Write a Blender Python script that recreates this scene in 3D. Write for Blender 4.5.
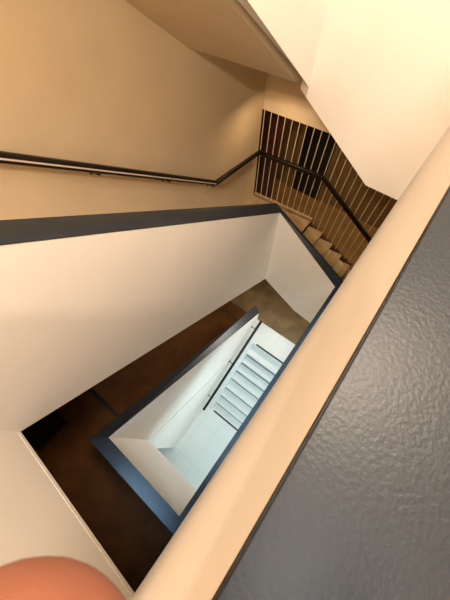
import bpy, bmesh, math, random
from mathutils import Vector, Matrix

sc = bpy.context.scene
for o in list(bpy.data.objects):
    bpy.data.objects.remove(o)
C = sc.collection
random.seed(4)

# ---------------------------------------------------------------- camera
EYE = Vector((0.0, 0.0, 1.2))
RIGHT = Vector((0.79342, 0.60863, -0.00750))
UP = Vector((-0.53847, 0.70759, 0.45757))
BACK = RIGHT.cross(UP).normalized()
UP = BACK.cross(RIGHT).normalized()
cd = bpy.data.cameras.new('camera')
cam = bpy.data.objects.new('camera', cd)
C.objects.link(cam)
m = Matrix((RIGHT, UP, BACK)).transposed().to_4x4()
m.translation = EYE
cam.matrix_world = m
cd.sensor_fit = 'VERTICAL'
cd.sensor_height = 36.0
cd.lens = 281.877 / 600 * 36.0
cd.clip_start = 0.004
cd.clip_end = 60
cd.dof.use_dof = True
cd.dof.focus_distance = 3.2
cd.dof.aperture_fstop = 50
sc.camera = cam

# ---------------------------------------------------------------- world, lights mostly placed to match tones, exposure
w = bpy.data.worlds.new('world')
sc.world = w
w.use_nodes = True
w.node_tree.nodes['Background'].inputs[0].default_value = (1.0, 0.85, 0.68, 1)
w.node_tree.nodes['Background'].inputs[1].default_value = 0.05
vs = sc.view_settings
vs.view_transform = 'Standard'
vs.look = 'None'
vs.gamma = 1
vs.use_curve_mapping = False
vs.exposure = 0.62


def area(name, loc, target, size, size_y, power, col, spread=180):
    d = bpy.data.lights.new(name, 'AREA')
    d.shape = 'RECTANGLE'
    d.size, d.size_y = size, size_y
    d.energy = power
    d.color = col
    d.spread = math.radians(spread)
    o = bpy.data.objects.new(name, d)
    C.objects.link(o)
    o.location = loc
    v = Vector(target) - Vector(loc)
    o.rotation_euler = v.to_track_quat('-Z', 'Y').to_euler()
    return o


WARM = (1.0, 0.66, 0.36)
area('lamp_over_stairwell', (0.45, 1.3, 3.9), (-0.9, 0.9, -0.6), 0.6, 1.0, 130, (1.0, 0.82, 0.64))
area('warm_lamp_front', (-0.30, -2.27, 3.43), (-0.9, 1.0, -0.8), 0.3, 0.3, 120, (1.0, 0.80, 0.60))  # unseen warm lamp over the front floor, set from a shadow line
area('warm_fill_over_flight', (-1.45, -1.5, 1.75), (-2.1, 1.2, -0.3), 0.6, 0.5, 11, (1.0, 0.66, 0.36))  # unseen wall-washer added to brighten the left wall
area('warm_lamp_corner_landing', (-1.75, 3.35, -0.85), (-1.6, 3.2, -4), 0.25, 0.25, 3, WARM)
area('cool_cap_fill', (1.05, -0.45, 4.25), (1.05, -0.45, 0), 0.7, 0.7, 22, (0.72, 0.87, 1.0))  # unseen light added for the bluish highlight on the nearest cap
area('dim_lamp_back_room', (-0.4, 4.5, -0.2), (-0.6, 4.9, -4), 0.8, 0.3, 19, (1.0, 0.74, 0.34))
area('fill_lower_landing', (-0.5, 3.7, -3.9), (-0.5, 0.0, -4.6), 0.6, 0.3, 28, (1.0, 0.95, 0.87))  # unseen fill added to brighten the lower short parapet
area('daylight_ground_floor', (0.9, 0.5, -3.95), (-0.6, 1.2, -7.0), 1.0, 1.8, 52, (0.66, 0.90, 1.0))
area('cool_ground_fill', (1.2, -2.0, -5.0), (-0.6, 0.3, -7.0), 1.0, 1.2, 16, (0.66, 0.90, 1.0))  # cool fill added to light the white flight, no doorway modelled
area('cool_fill_lower_side', (0.22, 0.9, -1.15), (0.12, 0.9, -2.15), 2.6, 0.15, 4.0, (0.45, 0.72, 1.0), 60)  # unseen cool light added to turn the lower cap strip blue-grey
area('cool_fill_lower_front', (-0.5, -1.2, -1.1), (-0.45, -0.85, -2.15), 0.8, 0.2, 2.8, (0.40, 0.70, 1.0), 80)  # added under the slab to tint the lower short cap blue


# ---------------------------------------------------------------- materials
def mat(name, col, rough=0.6, var=0.05, scale=6.0, bump=0.0, bscale=120.0, col2=None, metallic=0.0, spec=0.5, detail=4.0, stretch=None):
    mt = bpy.data.materials.new(name)
    mt.use_nodes = True
    nt = mt.node_tree
    b = nt.nodes['Principled BSDF']
    b.inputs['Roughness'].default_value = rough
    b.inputs['Metallic'].default_value = metallic
    b.inputs['Specular IOR Level'].default_value = spec
    tc = nt.nodes.new('ShaderNodeTexCoord')
    mp = nt.nodes.new('ShaderNodeMapping')
    nt.links.new(tc.outputs['Object'], mp.inputs[0])
    if stretch:
        mp.inputs['Scale'].default_value = stretch
    n = nt.nodes.new('ShaderNodeTexNoise')
    n.inputs['Scale'].default_value = scale
    n.inputs['Detail'].default_value = detail
    nt.links.new(mp.outputs[0], n.inputs['Vector'])
    r = nt.nodes.new('ShaderNodeValToRGB')
    c2 = col2 or tuple(c * (1 - var * 2) for c in col)
    r.color_ramp.elements[0].position = 0.3
    r.color_ramp.elements[1].position = 0.7
    r.color_ramp.elements[0].color = (*c2, 1)
    r.color_ramp.elements[1].color = (*col, 1)
    nt.links.new(n.outputs['Fac'], r.inputs[0])
    nt.links.new(r.outputs[0], b.inputs['Base Color'])
    if bump:
        n2 = nt.nodes.new('ShaderNodeTexNoise')
        n2.inputs['Scale'].default_value = bscale
        n2.inputs['Detail'].default_value = 3
        nt.links.new(tc.outputs['Object'], n2.inputs['Vector'])
        bp = nt.nodes.new('ShaderNodeBump')
        bp.inputs['Strength'].default_value = bump
        bp.inputs['Distance'].default_value = 0.002
        nt.links.new(n2.outputs['Fac'], bp.inputs['Height'])
        nt.links.new(bp.outputs[0], b.inputs['Normal'])
    return mt


M_plaster = mat('white_plaster', (0.83, 0.775, 0.71), 0.75, 0.02, 3, 0.15, 90)
M_wall = mat('cream_wall_paint', (0.70, 0.575, 0.395), 0.7, 0.03, 3, 0.15, 90)
M_trim = mat('plaster_edge_bead', (0.84, 0.80, 0.73), 0.6, 0.02, 5)
M_cap = mat('dark_slate_cap', (0.024, 0.028, 0.034), 0.38, 0.12, 9, 0.13, 420, spec=0.25)
M_edge = mat('black_cap_edge', (0.008, 0.007, 0.007), 0.5, 0.05)
M_rail = mat('black_painted_rail', (0.010, 0.006, 0.005), 0.35, 0.1, spec=0.35)
M_shine = mat('pale_rail_highlight', (0.80, 0.70, 0.60), 0.35, 0.05)  # pale colour for the highlight painted on the rail
M_bar = mat('pale_painted_bar', (0.78, 0.64, 0.48), 0.4, 0.05)
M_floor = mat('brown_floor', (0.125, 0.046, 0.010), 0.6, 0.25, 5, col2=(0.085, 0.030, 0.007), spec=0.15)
M_tan = mat('tan_stone_tread', (0.46, 0.32, 0.19), 0.5, 0.1, 8)
M_riser = mat('brown_riser', (0.07, 0.03, 0.012), 0.6, 0.1, 8)
M_nosing = mat('dark_nosing_strip', (0.012, 0.012, 0.014), 0.5, 0.1)
M_white = mat('white_step_tile', (0.72, 0.76, 0.74), 0.45, 0.03, 5)
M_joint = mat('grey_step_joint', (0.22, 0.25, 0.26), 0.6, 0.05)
M_black = mat('black_door_paint', (0.004, 0.003, 0.004), 0.5, 0.1)
M_brownwall = mat('brown_panelled_wall', (0.20, 0.12, 0.035), 0.6, 0.2, 3, stretch=(6, 6, 0.6), col2=(0.12, 0.065, 0.02))
M_rubber = mat('black_rubber', (0.004, 0.0035, 0.003), 0.85, 0.1, 60)
M_skin = mat('orange_pink_skin', (0.33, 0.12, 0.07), 0.8, 0.06, 30, 0.1, 300)
M_nail = mat('pink_fingernail', (0.75, 0.42, 0.32), 0.3, 0.03)
M_lamp = bpy.data.materials.new('lamp_glass')
M_lamp.use_nodes = True
_b = M_lamp.node_tree.nodes['Principled BSDF']
_b.inputs['Emission Color'].default_value = (1, 0.8, 0.55, 1)
_b.inputs['Emission Strength'].default_value = 3


def tile_material(name, col, grout, sx, sy):
    mt = bpy.data.materials.new(name)
    mt.use_nodes = True
    nt = mt.node_tree
    b = nt.nodes['Principled BSDF']
    b.inputs['Roughness'].default_value = 0.4
    tc = nt.nodes.new('ShaderNodeTexCoord')
    br = nt.nodes.new('ShaderNodeTexBrick')
    br.offset = 0
    br.inputs['Color1'].default_value = (*col, 1)
    br.inputs['Color2'].default_value = (*[c * 0.97 for c in col], 1)
    br.inputs['Mortar'].default_value = (*grout, 1)
    br.inputs['Scale'].default_value = 1
    br.inputs['Mortar Size'].default_value = 0.006
    br.inputs['Brick Width'].default_value = sx
    br.inputs['Row Height'].default_value = sy
    nt.links.new(tc.outputs['Object'], br.inputs['Vector'])
    nt.links.new(br.outputs['Color'], b.inputs['Base Color'])
    return mt


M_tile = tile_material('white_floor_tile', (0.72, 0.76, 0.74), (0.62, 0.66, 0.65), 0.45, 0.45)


# ---------------------------------------------------------------- helpers
def link(name, bm, material, parent=None, bevel=0.0, smooth=False):
    bmesh.ops.recalc_face_normals(bm, faces=bm.faces)
    me = bpy.data.meshes.new(name)
    bm.to_mesh(me)
    bm.free()
    me.materials.append(material)
    if smooth:
        for p in me.polygons:
            p.use_smooth = True
    o = bpy.data.objects.new(name, me)
    C.objects.link(o)
    if parent:
        o.parent = parent
        o.matrix_parent_inverse = parent.matrix_world.inverted()
    if bevel:
        md = o.modifiers.new('bevel', 'BEVEL')
        md.width = bevel
        md.segments = 3
        md.limit_method = 'ANGLE'
        md.harden_normals = False
    return o


def hull(bm, top, bot):
    """prism between two loops with equal vertex count"""
    a = [bm.verts.new(v) for v in top]
    b = [bm.verts.new(v) for v in bot]
    n = len(a)
    bm.faces.new(a)
    bm.faces.new(b[::-1])
    for i in range(n):
        j = (i + 1) % n
        bm.faces.new((a[j], a[i], b[i], b[j]))
    return bm


def box(bm, x0, x1, y0, y1, z0, z1):
    return hull(bm, [(x0, y0, z1), (x1, y0, z1), (x1, y1, z1), (x0, y1, z1)],
                [(x0, y0, z0), (x1, y0, z0), (x1, y1, z0), (x0, y1, z0)])


def empty(name, loc, label, cat, group=None):
    o = bpy.data.objects.new(name, None)
    o.empty_display_size = 0.1
    C.objects.link(o)
    o.location = loc
    o.matrix_world = Matrix.Translation(loc)
    o['label'] = label
    o['category'] = cat
    if group:
        o['group'] = group
    return o


def struct(name, bm, material):
    o = link(name, bm, material)
    o['kind'] = 'structure'
    return o


def tube(bm, pts, r, seg=12, ry=None):
    """rounded bar swept along pts with mitred joints"""
    ry = ry or r
    pts = [Vector(p) for p in pts]
    rings = []
    for i, p in enumerate(pts):
        if i == 0:
            t = (pts[1] - p).normalized()
        elif i == len(pts) - 1:
            t = (p - pts[i - 1]).normalized()
        else:
            t = ((p - pts[i - 1]).normalized() + (pts[i + 1] - p).normalized()).normalized()
        side = t.cross(Vector((0, 0, 1)))
        side = side.normalized() if side.length > 1e-4 else Vector((1, 0, 0))
        up = side.cross(t).normalized()
        k = 1.0
        if 0 < i < len(pts) - 1:
            k = 1 / max(0.6, t.dot((p - pts[i - 1]).normalized()))
        ring = []
        for s in range(seg):
            a = 2 * math.pi * s / seg
            ca, sa = math.cos(a), math.sin(a)
            e = 0.55
            x = math.copysign(abs(ca) ** e, ca) * r * k
            y = math.copysign(abs(sa) ** e, sa) * ry
            ring.append(bm.verts.new(p + side * x + up * y))
        rings.append(ring)
    for a, b in zip(rings, rings[1:]):
        for s in range(seg):
            q = (s + 1) % seg
            bm.faces.new((a[s], a[q], b[q], b[s]))
    bm.faces.new(rings[0][::-1])
    bm.faces.new(rings[-1])
    return bm


# ---------------------------------------------------------------- layout
H = 3.2                                  # storey height
IN = {'03': (0.029, -0.760), '13': (-1.058, -0.720), '12': (-1.136, 2.680), '02': (0.029, 2.415)}
OUT = {'03': (0.170, -0.905), '13': (-1.205, -0.860), '12': (-1.268, 2.795), '02': (0.170, 2.525)}
T = {'03': 1.054, '13': 0.930, '12': -1.671, '02': -2.150}
B = {'03': -0.605, '13': -0.709, '12': -3.400, '02': -3.430}
XW = -2.22                               # left wall plane
XL = -2.75                               # left wall plane, lower storeys
FL, LD = -0.25, -2.75                    # our floor, corner landing


def lerp(a, b, t):
    return tuple(a[i] + (b[i] - a[i]) * t for i in range(len(a)))


def parapet(a, b, top, bot, label, group=None, dz=0.0, oz=0.0, nrm=0.002, edge=False, capmat=M_cap, face=M_plaster, bead=False, cap_h=0.007):
    """top = list of (t, z) from a to b; bot = the same; t runs 0..1 from corner a to corner b"""
    ia, ib, oa, ob = IN[a], IN[b], OUT[a], OUT[b]
    mid = lerp(ia, ib, 0.5)
    root = empty('stair_parapet', (mid[0], mid[1], bot[0][1] + dz), label, 'parapet', group)
    # the panel stands a little back from the cap's edges
    bm = bmesh.new()
    ring_t = [(*lerp(ia, ib, t), z + dz - cap_h) for t, z in top]
    ring_b = [(*lerp(ia, ib, t), z + dz) for t, z in bot]
    loop_in = ring_t + ring_b[::-1]
    rt = [(*lerp(lerp(ia, ib, t), lerp(oa, ob, t), 0.93), z + dz - cap_h) for t, z in top]
    rb = [(*lerp(lerp(ia, ib, t), lerp(oa, ob, t), 0.93), z + dz) for t, z in bot]
    hull(bm, loop_in, rt + rb[::-1])
    p = link('panel', bm, face, root)
    bm = bmesh.new()
    (t0, z0), (t1, z1) = top[0], top[-1]
    hull(bm, [(*lerp(ia, oa, -nrm / .13), z0 + dz), (*lerp(ib, ob, -nrm / .13), z1 + dz), (*ob, z1 + dz), (*oa, z0 + dz + oz)],
         [(*lerp(ia, oa, -nrm / .13), z0 + dz - cap_h), (*lerp(ib, ob, -nrm / .13), z1 + dz - cap_h), (*ob, z1 + dz - cap_h), (*oa, z0 + dz - cap_h + oz)])
    c = link('cap', bm, capmat, root, bevel=0.0006)
    if edge:
     bm = bmesh.new()
     e0, e1 = lerp(ia, oa, -nrm * 1.6 / .13), lerp(ib, ob, -nrm * 1.6 / .13)
     za, zb = z0 + dz - cap_h * 0.8, z1 + dz - cap_h * 0.8
     hull(bm, [(*e0, za), (*e1, zb), (*ib, zb), (*ia, za)], [(*e0, za - .006), (*e1, zb - .006), (*ib, zb - .006), (*ia, za - .006)])
     link('cap_edge', bm, M_edge, root)['label'] = 'thin black edge strip under the cap'
    if bead:
        bm = bmesh.new()
        zz0, zz1 = bot[0][1] + dz, bot[-1][1] + dz
        s = -0.025
        i0, i1 = lerp(ia, oa, s), lerp(ib, ob, s)
        hull(bm, [(*i0, zz0 + 0.035), (*i1, zz1 + 0.035), (*ib, zz1 + 0.035), (*ia, zz0 + 0.035)],
             [(*i0, zz0), (*i1, zz1), (*ib, zz1), (*ia, zz0)])
        link('edge_bead', bm, M_trim, root, bevel=0.003)
    return root


# ---------------------------------------------------------------- structure
def slab(name, x0, x1, y0, y1, z, th, material):
    return struct(name, box(bmesh.new(), x0, x1, y0, y1, z - th, z), material)


ZG = -7.28                               # ground floor
struct('wall_left', box(bmesh.new(), XW - 0.2, XW, -0.71, 3.76, -3.1, 4.3), M_wall)
struct('wall_left_lower', box(bmesh.new(), XL - 0.2, XL, -0.71, 3.86, ZG, -3.1), M_wall)
struct('wall_far_left', box(bmesh.new(), -3.4, -3.2, -2.6, -0.71, ZG, 4.3), M_wall)
struct('wall_return', box(bmesh.new(), -3.4, XW - 0.2, -0.71, -0.51, -3.1, 4.3), M_wall)
struct('wall_return_lower', box(bmesh.new(), -3.4, XL - 0.2, -0.71, -0.51, ZG, -3.1), M_wall)
struct('wall_front', box(bmesh.new(), -3.4, 2.2, -2.8, -2.6, ZG, 4.3), M_wall)
struct('wall_right', box(bmesh.new(), 2.0, 2.2, -2.6, 6.0, ZG, 4.3), M_wall)
struct('ceiling', box(bmesh.new(), -3.4, 2.2, -2.8, 6.2, 4.3, 4.45), M_plaster)
struct('ground_floor', box(bmesh.new(), -3.4, 2.2, -2.8, 6.2, ZG - 0.15, ZG), M_tile)

# screen wall: beam over the opening, wall under the landing
SA, SB = Vector((-2.25, 3.772, 0)), Vector((2.0, 4.05, 0))


def sy(x):
    return SA.y + (SB.y - SA.y) * (x - SA.x) / (SB.x - SA.x)


def screen_wall(name, x0, x1, z0a, z0b, z1, material, th=0.16):
    bm = bmesh.new()
    f = [(x0, sy(x0), z0a), (x1, sy(x1), z0b), (x1, sy(x1), z1), (x0, sy(x0), z1)]
    g = [(x, y + th, z) for x, y, z in f]
    hull(bm, f, g)
    return struct(name, bm, material)


screen_wall('wall_back_upper', XW - 0.2, 2.0, -1.18, -1.18, 4.3, M_wall)
struct('wall_back_lower', box(bmesh.new(), XL, 2.0, 5.4, 5.6, ZG, -3.7), M_wall)

# floors
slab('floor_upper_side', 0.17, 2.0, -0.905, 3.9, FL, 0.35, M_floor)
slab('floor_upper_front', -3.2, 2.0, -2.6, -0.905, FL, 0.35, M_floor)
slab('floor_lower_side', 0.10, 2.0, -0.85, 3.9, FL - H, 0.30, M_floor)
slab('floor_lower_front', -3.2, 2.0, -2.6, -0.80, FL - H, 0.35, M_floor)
bm = bmesh.new()
lp = [(XW, 2.612), (-1.272, 2.612), (-1.272, 2.80), (-1.0, 2.76), (-1.0, 3.82), (XW, 3.74)]
struct('floor_corner_landing', hull(bm, [(x, y, LD) for x, y in lp], [(x, y, LD - 0.3) for x, y in lp]), M_tan)
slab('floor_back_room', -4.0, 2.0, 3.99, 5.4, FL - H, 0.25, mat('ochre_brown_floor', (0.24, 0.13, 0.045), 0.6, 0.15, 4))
struct('wall_back_room', box(bmesh.new(), -4.0, 2.0, 5.2, 5.4, FL - H, 0.2), M_brownwall)
struct('wall_back_room_left', box(bmesh.new(), -4.0, -3.8, 3.9, 5.4, FL - H, 0.2), M_brownwall)
struct('ceiling_back_room', box(bmesh.new(), -4.0, 2.0, 3.95, 5.4, 0.2, 0.3), M_plaster)
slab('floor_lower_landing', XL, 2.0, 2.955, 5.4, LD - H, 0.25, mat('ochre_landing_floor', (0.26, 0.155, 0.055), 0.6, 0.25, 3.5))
slab('floor_lower_landing_corner', XL, -1.268, 2.61, 2.955, LD - H, 0.25, M_floor)
slab('floor_lower_landing_lit', -1.268, 0.13, 2.32, 2.955, LD - H, 0.25, M_tile)  # white tile colour stands in for daylight on the landing floor

# ---------------------------------------------------------------- parapets around the well
L1 = 0.0
parapet('03', '02', [(0, T['03']), (1, T['03'])], [(0, B['03']), (1, B['03'])],
        'nearest cream parapet running diagonally with wide dark textured cap at right', nrm=0.0006, cap_h=0.002, edge=True)
parapet('03', '13', [(0, T['03']), (1, T['13'])], [(0, B['03']), (1, B['13'])],
        'cream parapet at lower left with a thin bead along its bottom edge', bead=True)
parapet('13', '12', [(0, T['13']), (1, T['12'])], [(0, B['13']), (1, B['12'])],
        'long sloping cream parapet in front of the wall handrail, dark brown cap', oz=0.11)
parapet('12', '02', [(0, T['12']), (1, T['02'])], [(0, B['12']), (0.67, -3.52), (1, B['02'])],
        'short pale parapet beside the light treads, ending under the nearest parapet')
# one storey up
parapet('13', '12', [(0, T['13'] + H), (1, T['12'] + H)], [(0, -0.16 + 0.754 * 3.4), (1, -0.16)],
        'upper sloping cream parapet above the soffit, at the top edge of the photo')
parapet('12', '02', [(0, T['12'] + H), (1, T['02'] + H)], [(0, -0.247), (0.735, -0.648), (1, -0.600)],
        'large pale parapet with angled bottom edge hanging over the balusters at upper right')
# one storey down
IN2 = dict(IN)
IN['03'], IN['02'] = (0.004, -0.768), (0.004, 2.42)
parapet('03', '02', [(0, -2.15), (1, -2.15)], [(0, -3.85), (1, -3.85)],
        'lower parapet seen only as a blue-grey cap edge beneath the nearest parapet')
parapet('03', '13', [(0, -2.15), (1, -2.15)], [(0, -3.90), (1, -3.90)],
        'lower short parapet with bright blue cap beside the dark brown floor')
IN['12'] = (-1.09, 2.655)
parapet('13', '12', [(0, -2.15), (1, -4.87)], [(0, -3.90), (1, -6.55)],
        'lower sloping parapet with dark cap above the white steps')
IN.update(IN2)


# ---------------------------------------------------------------- stair flights
def flight(x0, x1, ys, zs, tread_m, body_m, label, nose_first_last=False, riser_m=None, soffit=0.22, nose=0.02, group=None):
    """flight descending along y: ys nosing positions, zs tread heights below each nosing"""
    root = empty('stair_flight', ((x0 + x1) / 2, ys[0], zs[0] - 0.2), label, 'stairs', group)
    n = len(zs)
    sgn = 1 if ys[-1] > ys[0] else -1
    # body under the treads
    prof = []
    for i in range(n):
        prof.append((ys[i], zs[i] - 0.03))
        prof.append((ys[i + 1], zs[i] - 0.03))
    prof.append((ys[n], zs[n - 1] - soffit - 0.05))
    prof.append((ys[0], zs[0] - soffit - 0.1))
    bm = bmesh.new()
    hull(bm, [(x0, y, z) for y, z in prof], [(x1, y, z) for y, z in prof])
    link('body', bm, body_m, root)
    for i in range(n):
        bm = bmesh.new()
        ya, yb = ys[i] - sgn * 0.0, ys[i + 1] + sgn * nose
        box(bm, x0, x1, min(ya, yb), max(ya, yb), zs[i] - 0.03, zs[i])
        link('tread', bm, tread_m, root)
    if nose_first_last:
        for y, z in ((ys[0], zs[0] + abs(zs[0] - zs[1])), (ys[n], zs[n - 1])):
            bm = bmesh.new()
            box(bm, x0 + 0.02, x1, y - 0.025, y + 0.025, z - 0.004, z + 0.004)
            link('nosing_strip', bm, M_nosing, root)
    return root


n = 14
run = (2.61 + 0.71) / n
ris = (FL - LD) / (n + 1)
ys = [-0.71 + run * i for i in range(n + 1)]
zs = [FL - ris * (i + 1) for i in range(n)]
flight(XW + 0.003, -1.272, ys, zs, M_tan, M_wall, 'tan flight hidden behind the long sloping parapet')
zs2 = [z - H for z in zs]
root = empty('floor_ramp', (-1.9, 0.9, -5.0), 'dark brown ramp between two black strips, below the long sloping parapet', 'ramp')
bm = bmesh.new()
rp = [(-0.799, FL - H), (-0.705, FL - H), (2.608, LD - H), (2.608, LD - H - 0.25), (-0.799, FL - H - 0.3)]
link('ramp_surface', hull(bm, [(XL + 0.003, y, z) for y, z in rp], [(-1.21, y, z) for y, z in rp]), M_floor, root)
for y, z in ((-0.705, FL - H), (2.60, LD - H)):
    link('joint_strip', box(bmesh.new(), XL + 0.02, -1.22, y - 0.028, y + 0.028, z - 0.004, z + 0.006), M_nosing, root)

# flight overhead, seen as a smooth sloping soffit
root = empty('stair_flight', (-1.65, 1.0, 1.5), 'upper flight seen from below as a smooth tan soffit at the top', 'stairs')
bm = bmesh.new()
sof_w = [(-0.71, 2.27), (2.327, -0.019), (3.70, -0.69), (3.76, -0.72)]
sof_f = [(-0.71, 2.39), (2.68, -0.16), (3.70, -0.53), (3.76, -0.56)]
top_w = [(-0.71, 2.9), (2.61, 0.40), (3.70, 0.40), (3.76, 0.40)]
wv = [bm.verts.new((XW + 0.002, y, z)) for y, z in sof_w]
fv = [bm.verts.new((-1.272, y, z)) for y, z in sof_f]
wt = [bm.verts.new((XW + 0.002, y, z)) for y, z in top_w]
ft = [bm.verts.new((-1.272, y, z)) for y, z in top_w]
for i in range(3):
    bm.faces.new((wv[i], wv[i + 1], fv[i + 1], fv[i]))
    bm.faces.new((wt[i], wt[i + 1], ft[i + 1], ft[i]))
    bm.faces.new((wv[i], wv[i + 1], wt[i + 1], wt[i]))
    bm.faces.new((fv[i], fv[i + 1], ft[i + 1], ft[i]))
bm.faces.new((wv[0], fv[0], ft[0], wt[0]))
bm.faces.new((wv[3], fv[3], ft[3], wt[3]))
link('soffit', bm, M_wall, root)
bm = bmesh.new()
# landing wedge and short flight beyond it, hidden behind the upper right parapet
hull(bm, [(-1.268, 2.81, -0.24), (0.17, 2.54, -0.60), (0.17, 3.86, -0.60), (-1.268, 3.78, -0.50)],
     [(-1.268, 2.81, 0.45), (0.17, 2.54, -0.26), (0.17, 3.86, -0.26), (-1.268, 3.78, 0.45)])
link('landing_slab', bm, M_wall, root)

# short flight down from the corner landing along the baluster screen
root = empty('stair_flight', (-0.5, 3.3, -3.5), 'short flight of pale tan treads going down beside the baluster screen', 'stairs')
xs = [-1.0, -0.735, -0.485, -0.24, 0.03, 0.26]
hz = [LD, LD - 0.14, LD - 0.30, LD - 0.46, LD - 0.62, FL - H]
for i in range(5):
    x0, x1 = xs[i], xs[i + 1]
    z = hz[i + 1] if i < 4 else FL - H + 0.001
    yi0, yi1 = 2.72, 2.50
    bm = bmesh.new()
    a0, a1 = 2.795 - 0.23 * (x0 + 1.0), 2.795 - 0.23 * (x1 + 1.0)
    e = 0.02
    hull(bm, [(x0, a0, z), (x1 + e, a1, z), (x1 + e, sy(x1) - 0.005, z), (x0, sy(x0) - 0.005, z)],
         [(x0, a0, z - 0.03), (x1 + e, a1, z - 0.03), (x1 + e, sy(x1) - 0.005, z - 0.03), (x0, sy(x0) - 0.005, z - 0.03)])
    if i < 4:
        link('tread', bm, M_tan, root)
    else:
        bm.free()
    bm = bmesh.new()
    hull(bm, [(x0 - 0.02, a0, z + 0.11), (x0, a0, z + 0.11), (x0, sy(x0) - 0.005, z + 0.11), (x0 - 0.02, sy(x0) - 0.005, z + 0.11)],
         [(x0 - 0.02, a0, z - 0.03), (x0, a0, z - 0.03), (x0, sy(x0) - 0.005, z - 0.03), (x0 - 0.02, sy(x0) - 0.005, z - 0.03)])
    link('riser', bm, M_riser, root)
bm = bmesh.new()
hull(bm, [(-1.0, 2.8, LD - 0.17), (0.12, 2.55, FL - H - 0.03), (0.12, 3.88, FL - H - 0.03), (-1.0, 3.84, LD - 0.17)],
     [(-1.0, 2.8, LD - 0.4), (0.12, 2.55, FL - H - 0.3), (0.12, 3.88, FL - H - 0.3), (-1.0, 3.84, LD - 0.4)])
link('body', bm, M_wall, root)

# white bottom flight inside the well
yn = [2.32, 2.03, 1.81, 1.585, 1.36, 1.10, 0.87, 0.66, 0.455]
zn = [LD - H - 0.1675 * (i + 1) for i in range(8)]
zn[-1] = ZG + 0.001
root = empty('stair_flight', (-0.4, 1.4, ZG), 'bright white bottom flight with dark strips on its first and last steps', 'stairs')
prof = []
zprev = LD - H
for i in range(7):
    prof += [(yn[i], zn[i] - 0.03), (yn[i + 1], zn[i] - 0.03)]
prof += [(yn[7], ZG), (yn[0], ZG)]
hull_in = [(-0.90, y, z) for y, z in prof]
link('body', hull(bmesh.new(), hull_in, [(0.15, y, z) for y, z in prof]), M_joint, root)
for i in range(7):
    link('tread', box(bmesh.new(), -0.90, 0.15, yn[i + 1] + 0.010, yn[i] + 0.012, zn[i] - 0.03, zn[i]), M_white, root, bevel=0.004)
    link('riser', box(bmesh.new(), -0.90, 0.15, yn[i + 1] + 0.030, yn[i + 1] + 0.040, zn[i] - 0.16, zn[i] - 0.03), M_joint, root)
for y, z in ((yn[0] + 0.02, LD - H), (yn[8], ZG)):
    link('nosing_strip', box(bmesh.new(), -0.82, 0.13, y - 0.022, y + 0.022, z - 0.001, z + 0.006), M_nosing, root)
# sloping kerb between flight and wall
bm = bmesh.new()
kp = [(2.32, LD - H + 0.05), (0.50, ZG + 0.06), (0.50, ZG), (2.32, ZG)]
link('kerb', hull(bmesh.new(), [(-1.035, y, z) for y, z in kp], [(-0.90, y, z) for y, z in kp]), M_white, root)
# wall below the lower sloping parapet down to the ground
bm = bmesh.new()
kp = [(-0.90, -3.93), (2.60, -6.56), (2.60, ZG), (-0.90, ZG)]
struct('wall_ground_left', hull(bmesh.new(), [(-1.078, y, z) for y, z in kp], [(-1.19, y, z) for y, z in kp]), M_plaster)


# ---------------------------------------------------------------- balusters
def poly_z(pts, x):
    for (a, za), (b, zb) in zip(pts, pts[1:]):
        if a <= x <= b:
            return za + (zb - za) * (x - a) / (b - a)
    return pts[-1][1]


base = [(-3, LD), (-1.0, LD), (-0.99, LD - 0.10), (0.12, FL - H), (3, FL - H)]
screen = empty('baluster_screen', (-0.8, sy(-0.8), LD), 'screen of thin pale vertical bars behind the landing and treads', 'railing')
bar_src = None
k = 0
x = -2.20
while x < 1.3:
    zb = poly_z(base, x)
    bm = bmesh.new()
    y = sy(x) + 0.02
    bm2 = tube(bm, [(x, y, zb), (x, y, -1.18)], 0.0056, 8)
    link('baluster', bm, M_bar, screen)
    x += 0.1135
for nm, mt_, (x0, z0), (x1, z1) in (('bottom_rail', M_tan, (XW + 0.002, LD), (-1.0, LD)), ('stringer', M_riser, (-1.0, LD - 0.10), (0.12, FL - H - 0.02)), ('bottom_rail', M_riser, (0.12, FL - H), (1.9, FL - H))):
    bm = bmesh.new()
    hull(bm, [(x0, sy(x0) - 0.004, z0 + 0.03), (x1, sy(x1) - 0.004, z1 + 0.03), (x1, sy(x1) + 0.05, z1 + 0.03), (x0, sy(x0) + 0.05, z0 + 0.03)],
         [(x0, sy(x0) - 0.004, z0 - 0.25), (x1, sy(x1) - 0.004, z1 - 0.25), (x1, sy(x1) + 0.05, z1 - 0.25), (x0, sy(x0) + 0.05, z0 - 0.25)])
    link(nm, bm, mt_, screen)


# ---------------------------------------------------------------- handrails
def handrail(pts, label, brackets, r=0.026, ry=0.035):
    root = empty('handrail', pts[0], label, 'handrail')
    link('rail', tube(bmesh.new(), pts, r, 16, ry), M_rail, root)
    for (p, q) in brackets:
        bm = bmesh.new()
        p, q = Vector(p), Vector(q)
        low = Vector((p.x, p.y, p.z - 0.06))
        tube(bm, [p - Vector((0, 0, .02)), low, Vector((q.x, q.y, q.z - 0.075))], 0.008, 8)
        d = (Vector((q.x, q.y, 0)) - Vector((p.x, p.y, 0))).normalized()
        c = Vector((q.x, q.y, q.z - 0.075))
        tube(bm, [c - d * 0.012, c], 0.026, 14)
        link('bracket', bm, M_rail, root)
    return root


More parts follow.
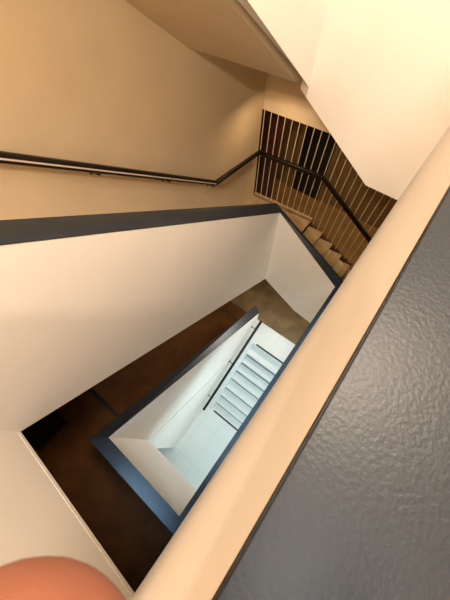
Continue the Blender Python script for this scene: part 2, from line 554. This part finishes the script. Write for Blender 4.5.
XR = -2.10
zr = lambda y: 0.051 + (-1.556 - 0.051) * (y - 0.41) / (2.497 - 0.41)
pts = [(XR, -0.62, zr(-0.62)), (XR, 2.497, -1.556), (XR, 3.60, -1.71), (-2.03, 3.70, -1.79), (-1.03, 3.765, -1.775), (0.046, 3.838, -2.521), (0.5, 3.86, -2.60), (1.6, 3.94, -2.60)]
hr = handrail(pts, 'long black handrail running down the cream wall then along the baluster screen',
              [((XR, y, zr(y)), (XW, y, zr(y))) for y in (-0.1, 0.964, 1.70, 2.452)] +
              [((-1.90, 3.708, -1.79), (-1.90, sy(-1.9) + 0.02, -1.79)), ((-1.14, 3.757, -1.775), (-1.14, sy(-1.14) + 0.02, -1.775))])
bm = bmesh.new()
xi = XR + 0.0255
hull(bm, [(xi, -0.6, zr(-0.6) + 0.004), (xi, 2.47, zr(2.47) + 0.004), (xi + 0.002, 2.47, zr(2.47) + 0.004), (xi + 0.002, -0.6, zr(-0.6) + 0.006)],
     [(xi, -0.6, zr(-0.6) - 0.010), (xi, 2.47, zr(2.47) - 0.010), (xi + 0.002, 2.47, zr(2.47) - 0.010), (xi + 0.002, -0.6, zr(-0.6) - 0.010)])
o = link('highlight_strip', bm, M_shine, hr)  # pale strip paints the rail's highlight line
o['label'] = 'thin pale strip standing for the highlight along the rail'
zl = lambda y: -5.026 + (-6.355 + 5.026) * (y - 2.602) / (0.266 - 2.602)
xl = -0.95
handrail([(xl, 2.60, zl(2.60)), (xl, 0.27, zl(0.27))], 'straight black handrail beside the white bottom flight',
         [((xl, y, zl(y)), (-1.09 if y < 2.4 else -1.09, y, zl(y))) for y in (0.6, 1.5, 2.4)], 0.031, 0.034)

# ---------------------------------------------------------------- door beyond the screen
d = empty('black_door', (-1.72, 5.18, FL - H), 'black door in the brown wall beyond the baluster screen', 'door')
link('door_leaf', box(bmesh.new(), -2.06, -1.38, 5.15, 5.185, FL - H, FL - H + 2.15), M_black, d, bevel=0.004)
bm = bmesh.new()
for a, b_, z0, z1 in ((-2.12, -2.06, 0, 2.21), (-1.38, -1.32, 0, 2.21), (-2.06, -1.38, 2.15, 2.21)):
    box(bm, a, b_, 5.14, 5.2, FL - H + z0, FL - H + z1)
link('door_frame', bm, M_brownwall, d)
d2 = empty('dark_red_door', (-2.4, 4.32, FL - H), 'dark reddish door behind the leftmost balusters', 'door')
link('door_leaf', box(bmesh.new(), -2.62, -2.12, 4.30, 4.335, FL - H, FL - H + 2.15), mat('dark_red_paint', (0.06, 0.012, 0.010), 0.5, 0.1), d2, bevel=0.004)
bm = bmesh.new()
tube(bm, [(-2.50, 4.30, FL - H + 1.0), (-2.50, 4.25, FL - H + 1.0), (-2.60, 4.25, FL - H + 1.0)], 0.010, 8)
link('door_handle', bm, M_rail, d2)

# doormat on the lower floor
bm = bmesh.new()
hull(bm, [(-2.75, -1.85, FL - H + 0.012), (-2.13, -1.72, FL - H + 0.012), (-2.12, -1.235, FL - H + 0.012), (-2.75, -1.20, FL - H + 0.012)],
     [(-2.75, -1.85, FL - H), (-2.13, -1.72, FL - H), (-2.12, -1.235, FL - H), (-2.75, -1.20, FL - H)])
o = link('doormat', bm, M_rubber, bevel=0.004)
o['label'] = 'black mat on the dark brown floor at the far left below'
o['category'] = 'mat'

# ---------------------------------------------------------------- hand at the lens
CM = cam.matrix_world


def cp(x, y, z):
    """metres in the photographer's frame: right, up, towards the photographer"""
    return CM @ Vector((x, y, z))


def skin_chain(bm, pts, rad):
    """smooth tapering sleeve through pts with rounded end"""
    P = [Vector(p) for p in pts]
    fine, fr = [], []
    for i in range(len(P) - 1):
        p0, p1, p2, p3 = P[max(i - 1, 0)], P[i], P[i + 1], P[min(i + 2, len(P) - 1)]
        for s in range(6):
            t = s / 6
            fine.append(0.5 * ((2 * p1) + (p2 - p0) * t + (2 * p0 - 5 * p1 + 4 * p2 - p3) * t * t + (3 * p1 - p0 - 3 * p2 + p3) * t ** 3))
            fr.append(rad[i] + (rad[i + 1] - rad[i]) * t)
    fine.append(P[-1])
    fr.append(rad[-1])
    tdir = (fine[-1] - fine[-2]).normalized()
    R = fr[-1]
    base = fine[-1]
    for a in (20, 40, 58, 74, 85):
        fine.append(base + tdir * R * math.sin(math.radians(a)))
        fr.append(R * math.cos(math.radians(a)))
    rings = []
    side = None
    for i, p in enumerate(fine):
        t = (fine[min(i + 1, len(fine) - 1)] - fine[max(i - 1, 0)]).normalized()
        if side is None:
            side = t.orthogonal().normalized()
        side = (side - t * side.dot(t)).normalized()
        up = t.cross(side)
        rings.append([bm.verts.new(p + (side * math.cos(2 * math.pi * s / 20) + up * math.sin(2 * math.pi * s / 20)) * fr[i]) for s in range(20)])
    for a, b in zip(rings, rings[1:]):
        for s in range(20):
            q = (s + 1) % 20
            bm.faces.new((a[s], a[q], b[q], b[s]))
    bm.faces.new(rings[0][::-1])
    bm.faces.new(rings[-1])


bm = bmesh.new()
# fingertip resting across the corner of the lens, hand behind it to the lower left
TIP = Vector((-0.0174, -0.0341, -0.0200))
K = lambda a: TIP + Vector(a)
index_f = [K((-0.055, -0.075, 0.030)), K((-0.040, -0.052, 0.016)), K((-0.018, -0.024, 0.004)), K((0, 0, 0))]
skin_chain(bm, [cp(*p) for p in index_f], [0.0128, 0.0126, 0.0124, 0.0121])
for j, (dx, dy, ln) in enumerate(((-0.018, 0.012, 0.9), (-0.037, 0.018, 0.8), (-0.056, 0.020, 0.65))):
    b0 = index_f[0] + Vector((dx, dy, 0.006 * (j + 1)))
    c = [b0, b0 + Vector((0.012, 0.026, -0.012)) * ln, b0 + Vector((0.006, 0.036, 0.006)) * ln, b0 + Vector((-0.004, 0.024, 0.018)) * ln]
    c = [v + Vector((-0.012, -0.030, 0.020)) for v in c]
    skin_chain(bm, [cp(*p) for p in c], [0.0098, 0.0092, 0.0085, 0.0075])
palm0 = index_f[0]
skin_chain(bm, [cp(*(palm0 + Vector(v))) for v in ((-0.075, -0.17, 0.14), (-0.060, -0.10, 0.085), (-0.045, -0.035, 0.035), (-0.025, -0.004, 0.008))],
           [0.030, 0.027, 0.036, 0.026])
skin_chain(bm, [cp(*(palm0 + Vector(v))) for v in ((-0.035, -0.075, 0.055), (0.000, -0.065, 0.040), (0.022, -0.040, 0.030), (0.034, -0.018, 0.026))],
           [0.016, 0.013, 0.011, 0.0095])
hand = link('hand', bm, M_skin, smooth=True)
rm = hand.modifiers.new('remesh', 'REMESH')
rm.mode = 'VOXEL'
rm.voxel_size = 0.0014
rm.use_smooth_shade = True
sm = hand.modifiers.new('smooth', 'SMOOTH')
sm.iterations = 6
hand['label'] = 'blurred orange-pink fingertip reaching into the lower left corner'
hand['category'] = 'hand'

# ---------------------------------------------------------------- unseen ceiling lamp by the main stairwell light
def lamp_fixture(x, y, z, label):
    r = empty('ceiling_lamp', (x, y, z), label, 'lamp')
    bm = bmesh.new()
    bmesh.ops.create_cone(bm, cap_ends=True, segments=40, radius1=0.17, radius2=0.19, depth=0.03, matrix=Matrix.Translation((x, y, z - 0.015)))
    link('lamp_base', bm, M_trim, r)
    bm = bmesh.new()
    bmesh.ops.create_uvsphere(bm, u_segments=32, v_segments=16, radius=0.16, matrix=Matrix.Translation((x, y, z - 0.03)) @ Matrix.Diagonal((1, 1, 0.4, 1)))
    link('lamp_shade', bm, M_lamp, r, smooth=True)


lamp_fixture(0.45, 1.3, 4.3, 'round ceiling lamp over the stairwell')
